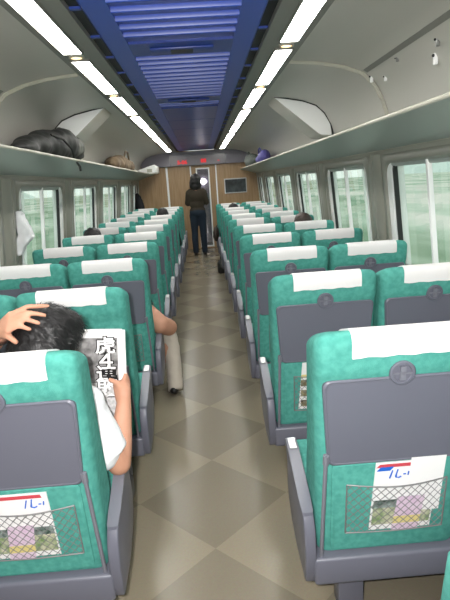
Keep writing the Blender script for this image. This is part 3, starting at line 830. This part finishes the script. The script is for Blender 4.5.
capsule(bm, L((-.42, 1.66, .70)), .085, L((-.36, 1.665, .59)), .062)
capsule(bm, LS, .072, LS.lerp(LE, .75), .066, flat1=True)
remesh(bm, 't_shirt', .008, M['shirt'], man, smooth=4, disp=.004, dscale=14)
bm = bmesh.new()
sphere(bm, L((-.57, 1.82, .485)), (.172, .14, .075))
for sx in (-1, 1): chain(bm, [L((-.57 + sx * .09, 1.80, .51)), L((-.57 + sx * .11, 2.20, .53)), L((-.57 + sx * .12, 2.22, .09))], [.096, .076, .062])
remesh(bm, 'trousers', .012, M['darkcloth'], man)
for sx in (-1, 1):
    bm = bmesh.new(); sphere(bm, L((-.57 + sx * .125, 2.27, .045)), (.048, .13, .044)); remesh(bm, 'shoe', .012, M['shoe'], man)
dW = (LE - LW).normalized(); wc = LW + dW * .022
bm = bmesh.new(); u = dW.cross(Vector((0, 0, 1))).normalized(); v = dW.cross(u)
loft(bm, [[wc + dW * w + (u * math.cos(a * PI / 12) + v * math.sin(a * PI / 12)) * r for a in range(24)] for w, r in ((-.009, .033), (-.009, .0375), (.009, .039), (.009, .034))], cap=False)
obj('watch_strap', bm, M['leather'], man)

# the newspaper
npz = thing('newspaper', 'tabloid newspaper with large Japanese headline held by man in white T-shirt', 'newspaper', (-.40, 1.85, .80), 0)
npz.rotation_euler = (math.radians(-6), math.radians(3), math.radians(-2))
def flat(name, m, x0, x1, z0, z1, y0, y1, parent=npz):
    bm = bmesh.new(); box(bm, x0, x1, y0, y1, z0, z1); return obj(name, bm, m, parent, smooth=False)
bm = bmesh.new()
N = 10
for q, (y, x1, z1) in enumerate(((0, .098, .178), (.004, .108, .182), (.008, .118, .178))):
    rings = []
    for i in range(N + 1):
        x = -.17 + (x1 + .17) * i / N; yy = y + .004 * math.sin(i / N * PI)
        rings.append([(x, yy, -.20), (x, yy, z1), (x, yy + .002, z1), (x, yy + .002, -.20)])
    loft(bm, rings)
obj('pages', bm, M['paper'], npz, smooth=False)
flat('front_photo', M['newsgrey'], -.150, .090, -.020, .150, -.0022, -.0012)
flat('text_columns', M['newstext'], -.150, .090, -.185, -.035, -.0022, -.0012)
for ch, z, w in (('虎', .118, 1.08), ('４', .062, 1.15), ('連', .010, 1.08), ('敗', -.044, 1.08)):
    s_ = .066
    text_mesh(ch, s_, M['ink'], 'headline_outline', npz, (.046, -.0030, z), (PI / 2, 0, 0), bold=.0048, sx=w * 1.08)
    text_mesh(ch, s_, M['paper'], 'headline_glyph', npz, (.046, -.0040, z), (PI / 2, 0, 0), bold=.0014, sx=w * 1.08)

# --- the passenger with a leg in the aisle, third row left
p2 = thing('person', 'seated person in beige trousers, bare elbow and one leg reaching into the aisle', 'person', (-.57, 3.6, .44))
W = Vector((-.57, 3.6, .44))
bm = bmesh.new()
head_bm(bm, L((-.64, 3.66, .80)), rot(-.3), .98); capsule(bm, L((-.63, 3.62, .74)), .05, L((-.60, 3.57, .66)), .06)
sphere(bm, L((-.58, 3.58, .61)), (.17, .10, .16)); sphere(bm, L((-.57, 3.66, .50)), (.16, .13, .09))
capsule(bm, L((-.73, 3.56, .68)), .055, L((-.45, 3.56, .68)), .055)
chain(bm, [L((-.42, 3.56, .66)), L((-.300, 3.49, .548)), L((-.250, 3.57, .500)), L((-.34, 3.80, .50))], [.060, .066, .060, .032])
capsule(bm, L((-.34, 3.80, .53)), .026, L((-.40, 3.87, .52)), .028)
for i in range(4): finger(bm, [L((-.40 - .006 * i, 3.86 + .012 * i, .52)), L((-.44, 3.88 + .014 * i, .52)), L((-.465, 3.875 + .014 * i, .505))])
chain(bm, [L((-.74, 3.56, .72)), L((-.80, 3.62, .56)), L((-.72, 3.84, .53))], [.052, .044, .03])
for i in range(4): finger(bm, [L((-.71 + .01 * i, 3.85, .53)), L((-.68 + .012 * i, 3.89, .525)), L((-.66 + .012 * i, 3.91, .515))])
chain(bm, [L((-.66, 3.68, .50)), L((-.68, 4.0, .50)), L((-.68, 4.02, .08))], [.085, .06, .045])
chain(bm, [L((-.48, 3.68, .50)), L((-.295, 3.80, .45)), L((-.245, 3.60, .09))], [.085, .060, .042])
remesh(bm, 'body', .008, M['skin'], p2)
eyes(p2, L((-.64, 3.66, .80)), rot(-.3), .98)
bm = bmesh.new(); hair_cap(bm, L((-.64, 3.66, .80)), rot(-.3), 1.0); remesh(bm, 'hair', .01, M['hair'], p2, disp=.006, dscale=40)
bm = bmesh.new()
sphere(bm, L((-.57, 3.68, .50)), (.175, .15, .10))
chain(bm, [L((-.66, 3.68, .50)), L((-.68, 4.0, .50)), L((-.68, 4.02, .10))], [.095, .075, .065])
chain(bm, [L((-.48, 3.68, .49)), L((-.30, 3.80, .44)), L((-.255, 3.72, .30))], [.095, .078, .060])
capsule(bm, L((-.255, 3.72, .30)), .060, L((-.238, 3.545, .03)), .056, flat1=True)
remesh(bm, 'trousers', .009, M['khaki'], p2, disp=.004, dscale=18)
bm = bmesh.new()
sphere(bm, L((-.58, 3.58, .61)), (.185, .115, .18)); capsule(bm, L((-.73, 3.56, .68)), .066, L((-.45, 3.56, .68)), .066); capsule(bm, L((-.45, 3.56, .68)), .066, L((-.37, 3.535, .66)), .064, flat1=True)
capsule(bm, L((-.73, 3.56, .68)), .066, L((-.78, 3.60, .63)), .062, flat1=True)
remesh(bm, 'shirt', .01, M['darkcloth'], p2)
for c in ((-.25, 3.60, .045), (-.68, 4.08, .045)):
    bm = bmesh.new(); sphere(bm, L(c), (.045, .12, .043)); remesh(bm, 'shoe', .012, M['shoe'], p2)

# --- passengers of whom only the hair shows over the seat tops
def sitter(lab, x, y, zc, hair, top, tilt=0, group='passengers seen over the seat tops'):
    global W
    t = thing('person', lab, 'person', (x, y, .44), group=group); W = Vector((x, y, .44))
    R = rot(0, tilt, 0); hc = Vector((0, 0, zc - .44))
    bm = bmesh.new(); head_bm(bm, hc, R); nk = zc - .44 - .21
    capsule(bm, hc + Vector((0, -.01, -.07)), .052, Vector((0, -.03, nk + .03)), .06)
    sphere(bm, (0, -.01, nk - .12), (.165, .10, .16)); sphere(bm, (0, .04, .08), (.16, .13, .10)); capsule(bm, (-.15, -.03, nk - .02), .055, (.15, -.03, nk - .02), .055)
    for sx in (-1, 1):
        chain(bm, [(sx * .17, -.03, nk - .03), (sx * .20, .06, .15), (sx * .12, .28, .12)], [.05, .042, .03])
        for i in range(4): finger(bm, [(sx * (.115 - .012 * i), .28, .12), (sx * (.10 - .014 * i), .33, .115), (sx * (.095 - .014 * i), .35, .10)])
        chain(bm, [(sx * .09, .08, .06), (sx * .10, .45, .06), (sx * .10, .47, -.37)], [.085, .06, .042]); chain(bm, [(sx * .1, .46, -.39), (sx * .1, .56, -.405)], [.04, .033])
    remesh(bm, 'body', .011, M['skin'], t)
    eyes(t, hc, R)
    bm = bmesh.new(); hair_cap(bm, hc, R, 1.03); remesh(bm, 'hair', .011, hair, t, disp=.006, dscale=40)
    bm = bmesh.new()
    sphere(bm, (0, -.01, nk - .12), (.18, .115, .18)); capsule(bm, (-.15, -.03, nk - .02), .067, (.15, -.03, nk - .02), .067)
    for sx in (-1, 1): chain(bm, [(sx * .17, -.03, nk - .03), (sx * .20, .06, .15)], [.064, .056])
    remesh(bm, 'shirt', .014, top, t)
    bm = bmesh.new(); sphere(bm, (0, .06, .06), (.175, .15, .09))
    for sx in (-1, 1): chain(bm, [(sx * .09, .08, .06), (sx * .10, .45, .06), (sx * .10, .47, -.34)], [.095, .075, .06])
    remesh(bm, 'trousers', .014, M['jeans'], t)
    return t
sitter('black haired passenger in a left window seat, hair above fifth row', -1.07, YL[4] + .28, .985, M['hair'], M['darkcloth'])
sitter('black haired passenger left of the aisle, closest to the standing person', -.56, YL[7] + .30, 1.025, M['hair'], M['darkcloth'])
sitter('brown haired passenger by the right windows, hair above fifth row', 1.055, YR[4] + .30, .995, M['hair_brown'], M['brown_top'], .15)
sitter('black haired passenger far down right of the aisle, hair above ninth row', .58, YR[8] + .30, .985, M['hair'], M['darkcloth'])

# --- the person standing at the end of the aisle, back to the camera
st = thing('person', 'person in dark olive top and jeans standing in the aisle, arms folded', 'person', (-.05, 10.96, 0))
HCs = Vector((-.005, .01, 1.53)); HRs = rot(-.05, .06, 0)
def standing(infl, parts):
    bm = bmesh.new()
    if 'skin' in parts: head_bm(bm, HCs, HRs, .98); capsule(bm, (0, 0, 1.46), .048, (0, -.01, 1.33), .058)
    if 'torso' in parts:
        capsule(bm, (-.125, -.005, 1.315), .052 + infl, (.125, -.005, 1.315), .052 + infl)
        sphere(bm, (0, 0, 1.22), (.165 + infl, .105 + infl, .15)); sphere(bm, (0, 0, 1.06), (.135 + infl, .095 + infl, .14)); sphere(bm, (0, 0, .93), (.152 + infl, .11 + infl, .11))
        for sx in (-1, 1):
            chain(bm, [(sx * .155, -.005, 1.30), (sx * .195, .03, 1.09), (sx * .155, .12, 1.09), (sx * -.02, .165, 1.12)], [.05 + infl, .043 + infl, .041 + infl, .03 + infl])
    if 'hands' in parts:
        for sx in (-1, 1):
            capsule(bm, (sx * -.02, .165, 1.12), .027, (sx * -.07, .16, 1.13), .026)
            for i in range(4): finger(bm, [(sx * -.07, .165, 1.145 - .012 * i), (sx * -.11, .155, 1.15 - .013 * i), (sx * -.135, .14, 1.145 - .013 * i)])
            finger(bm, [(sx * -.04, .155, 1.14), (sx * -.06, .15, 1.17), (sx * -.085, .145, 1.18)])
    if 'legs' in parts:
        sphere(bm, (0, -.01, .90), (.155 + infl, .115 + infl, .11))
        for sx in (-1, 1):
            chain(bm, [(sx * .082, 0, .84), (sx * .088, .005, .48), (sx * .092, -.015, .36), (sx * .095, -.005, .09)], [.082 + infl, .057 + infl, .056 + infl, .040 + infl * 1.6])
    return bm
bm = standing(0, ('skin', 'torso', 'hands', 'legs'))
for sx in (-1, 1): chain(bm, [(sx * .095, -.01, .06), (sx * .10, .10, .035)], [.042, .034])
remesh(bm, 'body', .010, M['skin'], st); eyes(st, HCs, HRs, .98)
bm = bmesh.new(); hair_cap(bm, HCs, HRs, 1.16, long=1); remesh(bm, 'hair', .010, M['hair'], st, disp=.008, dscale=35)
remesh(standing(.014, ('torso',)), 'sweater', .011, M['brown_top'], st, disp=.004, dscale=14)
remesh(standing(.013, ('legs',)), 'jeans', .011, M['jeans'], st)
for sx in (-1, 1):
    bm = bmesh.new(); sphere(bm, (sx * .098, .035, .045), (.046, .125, .042)); box(bm, sx * .098 - .04, sx * .098 + .04, -.075, .14, 0, .02, bev=.006); remesh(bm, 'shoe', .011, M['shoe'], st)

# ------------------------------------------------------------------ luggage and clothes
t = thing('duffel_bag', 'large black duffel bag lying on the left luggage rack', 'bag', (-1.14, 4.45, 1.735), math.radians(0))
bm = bmesh.new()
sphere(bm, (0, -.42, .085), (.115, .36, .08)); sphere(bm, (0, -.05, .112), (.135, .46, .118)); sphere(bm, (.02, .30, .15), (.13, .40, .13)); sphere(bm, (.0, .62, .12), (.12, .30, .12)); sphere(bm, (.02, -.72, .05), (.09, .22, .055))
remesh(bm, 'bag_body', .016, M['bagblack'], t, disp=.012, dscale=6)
bm = bmesh.new(); sphere(bm, (.03, .42, .205), (.10, .30, .085)); sphere(bm, (.08, .50, .13), (.06, .28, .08)); remesh(bm, 'front_pocket', .014, M['baggrey'], t, disp=.022, dscale=9)
bm = bmesh.new(); tube(bm, [(.09, -.3, .17), (.14, -.15, .15), (.155, .05, .09), (.13, .2, .02), (.165, .22, -.05), (.165, .23, -.085)], .010, 6); obj('strap', bm, M['bagblack'], t)
bm = bmesh.new(); box(bm, -.05, .07, .80, .93, .06, .21, bev=.02, seg=2); obj('end_buckle', bm, M['bagblack'], t)
t = thing('travel_bag', 'tan brown travel bag on the left luggage rack beyond the black duffel', 'bag', (-1.13, 8.1, 1.73))
bm = bmesh.new(); sphere(bm, (0, -.5, .09), (.13, .40, .10)); sphere(bm, (0, .0, .11), (.14, .55, .12)); sphere(bm, (.02, .5, .09), (.13, .35, .10)); remesh(bm, 'bag_body', .018, M['tan'], t, disp=.02, dscale=6)
bm = bmesh.new(); tube(bm, [(.05, .15, .20), (.06, .3, .30), (.06, .55, .30), (.05, .7, .17)], .015, 6); obj('handle', bm, M['tan'], t)
t = thing('equipment_box', 'white box at the far end of the left luggage rack', 'box', (-1.03, 11.45, 1.758))
bm = bmesh.new(); prism(bm, [(-.20, -.02), (.14, -.02), (.19, .0), (.20, .13), (.165, .15), (-.14, .07), (-.20, .04)], 'y', -.5, .45, bev=.01); obj('box_body', bm, M['white'], t)
bm = bmesh.new(); box(bm, .02, .12, -.512, -.5005, .005, .07, bev=.003, seg=1); obj('end_label_plate', bm, M['cream'], t)
t = thing('travel_bag', 'violet soft bag at the far end of the right luggage rack', 'bag', (1.12, 8.9, 1.73))
bm = bmesh.new(); sphere(bm, (0, 0, .08), (.11, .42, .09)); sphere(bm, (-.02, -.25, .10), (.10, .22, .11)); remesh(bm, 'bag_body', .016, M['purple'], t, disp=.02, dscale=8)
bm = bmesh.new(); tube(bm, [(-.05, -.2, .19), (-.06, -.08, .25), (-.06, .1, .24), (-.05, .2, .15)], .012, 6); obj('handle', bm, M['purple'], t)
t = thing('travel_bag', 'grey green bag on the right rack behind the violet bag', 'bag', (1.10, 10.4, 1.73))
bm = bmesh.new(); sphere(bm, (0, 0, .11), (.13, .45, .13)); sphere(bm, (-.03, .3, .12), (.11, .3, .14)); remesh(bm, 'bag_body', .018, M['greenbag'], t, disp=.02, dscale=7)
bm = bmesh.new(); tube(bm, [(-.06, -.2, .21), (-.08, -.1, .27), (-.08, .1, .27), (-.06, .2, .22)], .012, 6); obj('handle', bm, M['greenbag'], t)

t = thing('hanging_towel', 'white cloth hanging on the left window pier', 'towel', (-1.335, 4.00, 1.365))
bm = bmesh.new()
outl = [(0, .004), (.028, -.012), (.042, -.061), (.08, -.124), (.096, -.201), (.050, -.238), (.022, -.265), (-.004, -.325), (-.028, -.335), (-.043, -.275), (-.034, -.215), (-.006, -.178), (-.006, -.098)]
prism(bm, outl, 'y', -.035, .055); remesh(bm, 'cloth', .008, M['shirt'], t, smooth=6, disp=.012, dscale=13)
bm = bmesh.new(); tube(bm, [(-.03, .01, .0), (.018, .01, -.004), (.03, .01, .015)], .005, 8); obj('hook', bm, M['steel'], t)

t = thing('hanging_coat', 'dark coat hanging in the far left corner by the end wall', 'coat', (-1.29, 11.05, 1.36))
bm = bmesh.new(); rings = []
for z, w, d in ((0, .02, .02), (-.06, .06, .05), (-.14, .10, .07), (-.25, .145, .085), (-.36, .175, .09), (-.55, .19, .09), (-.75, .20, .10)):
    rings.append([(d * .6 + d * math.sin(2 * PI * i / 20) + .008 * math.sin(5 * 2 * PI * i / 20), w * math.cos(2 * PI * i / 20), z) for i in range(20)])
loft(bm, rings); remesh(bm, 'coat_body', .012, M['darkcloth'], t, disp=.008, dscale=12)
bm = bmesh.new(); tube(bm, [(-.07, 0, .01), (.01, 0, 0), (.02, 0, .02)], .006, 8); obj('hook', bm, M['steel'], t)

t = thing('shoulder_bag', 'dark brown shoulder bag hanging in the aisle near the end door', 'bag', (.27, 9.75, .42))
bm = bmesh.new(); sphere(bm, (0, 0, .10), (.055, .16, .12)); sphere(bm, (.01, 0, .17), (.045, .13, .09)); remesh(bm, 'bag_body', .012, M['brownbag'], t, disp=.008, dscale=14)
bm = bmesh.new(); tube(bm, [(.0, -.11, .20), (.02, -.05, .27), (.03, .05, .27), (.0, .11, .20)], .010, 6); obj('strap', bm, M['brownbag'], t)
t = thing('floor_bag', 'black bag on the floor at the right edge of the aisle', 'bag', (.30, 8.62, 0))
bm = bmesh.new(); sphere(bm, (0, 0, .11), (.07, .17, .11)); box(bm, -.06, .06, -.14, .14, 0, .12, bev=.03); remesh(bm, 'bag_body', .012, M['bagblack'], t, disp=.008, dscale=14)
bm = bmesh.new(); tube(bm, [(0, -.08, .20), (0, -.05, .27), (0, .05, .27), (0, .08, .20)], .010, 6); obj('handle', bm, M['bagblack'], t)

# ------------------------------------------------------------------ the land outside
bm = bmesh.new()
bmesh.ops.create_grid(bm, x_segments=2, y_segments=2, size=420, matrix=Matrix.Translation((0, 60, -2.2)))
struct(obj('ground', bm, M['fields'], smooth=False))
for s in (-1, 1):
    bm = bmesh.new(); rings = []
    for i in range(60):
        y = -200 + i * 14
        h = 13 + 9 * noise.noise(Vector((i * .22, s * 3, 0))) + 3 * noise.noise(Vector((i * .9, s * 5, 1)))
        rings.append([(s * 190, y, -3), (s * 215, y, h * .7), (s * 245, y, h), (s * 330, y, -3)])
    loft(bm, rings, closed=False, cap=False)
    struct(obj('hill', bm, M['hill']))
    random.seed(11 + s)
    for j, (x, ya, yb) in enumerate(((55, 20, 60), (90, 10, 110))):
        bm = bmesh.new(); y = ya
        while y < yb:
            r = random.uniform(.7, 1.5); sphere(bm, (s * (x + random.uniform(-.8, .8)), y, -2.2 + r * .7), (r, r * 1.3, r * random.uniform(.8, 1.3)), 8, 6); y += random.uniform(1.0, 2.4)
        for v_ in bm.verts: v_.co += Vector((noise.noise(v_.co * 1.3), noise.noise(v_.co * 1.3 + Vector((9, 0, 0))), noise.noise(v_.co * 1.3 + Vector((0, 9, 0))))) * .35
        h = obj('hedge', bm, M['hedge']); h['kind'] = 'stuff'; tag(h, 'row of green bushes far across the fields outside the windows', 'hedge', 'hedges outside')

# ------------------------------------------------------------------ light
w = bpy.data.worlds.new('overcast'); S.world = w; w.use_nodes = True
nt = w.node_tree; bg = nt.nodes['Background']
tc = nt.nodes.new('ShaderNodeTexCoord'); sp = nt.nodes.new('ShaderNodeSeparateXYZ'); cr = nt.nodes.new('ShaderNodeValToRGB')
cr.color_ramp.elements[0].position = 0; cr.color_ramp.elements[0].color = (.86, .93, .88, 1)
cr.color_ramp.elements[1].position = .6; cr.color_ramp.elements[1].color = (.80, .86, .90, 1)
nt.links.new(tc.outputs['Generated'], sp.inputs[0]); nt.links.new(sp.outputs['Z'], cr.inputs[0]); nt.links.new(cr.outputs[0], bg.inputs[0])
bg.inputs[1].default_value = .46

fl = bpy.data.lights.new('camera_flash', 'SPOT'); fl.energy = 72; fl.spot_size = math.radians(95); fl.spot_blend = .6; fl.shadow_soft_size = .02; fl.color = (1, .98, .96)
fo = bpy.data.objects.new('camera_flash', fl); COL.objects.link(fo); fo.location = (-.03, 0.0, 1.52)
fo.rotation_euler = (PI / 2 - .2232, 0, 0)

# ------------------------------------------------------------------ camera
cd = bpy.data.cameras.new('camera'); cam = bpy.data.objects.new('camera', cd); COL.objects.link(cam); S.camera = cam
cd.sensor_fit = 'VERTICAL'; cd.sensor_height = 36; cd.lens = 520 / 600 * 36; cd.clip_start = .02; cd.clip_end = 2000
pitch, yaw, roll = .2232, .0321, .0656
fwd = Vector((math.sin(yaw) * math.cos(pitch), math.cos(yaw) * math.cos(pitch), -math.sin(pitch)))
right = Vector((math.cos(yaw), -math.sin(yaw), 0)); upv = right.cross(fwd)
rr = right * math.cos(roll) - upv * math.sin(roll)
uu = rr.cross(fwd)
cam.matrix_world = Matrix((( rr.x, uu.x, -fwd.x, .0457), (rr.y, uu.y, -fwd.y, 0), (rr.z, uu.z, -fwd.z, 1.48), (0, 0, 0, 1)))

S.view_settings.view_transform = 'Standard'; S.view_settings.look = 'None'; S.view_settings.gamma = 1; S.view_settings.use_curve_mapping = False
S.view_settings.exposure = 1.5
S.cycles.max_bounces = 8; S.cycles.transparent_max_bounces = 12; S.cycles.caustics_reflective = False; S.cycles.caustics_refractive = False
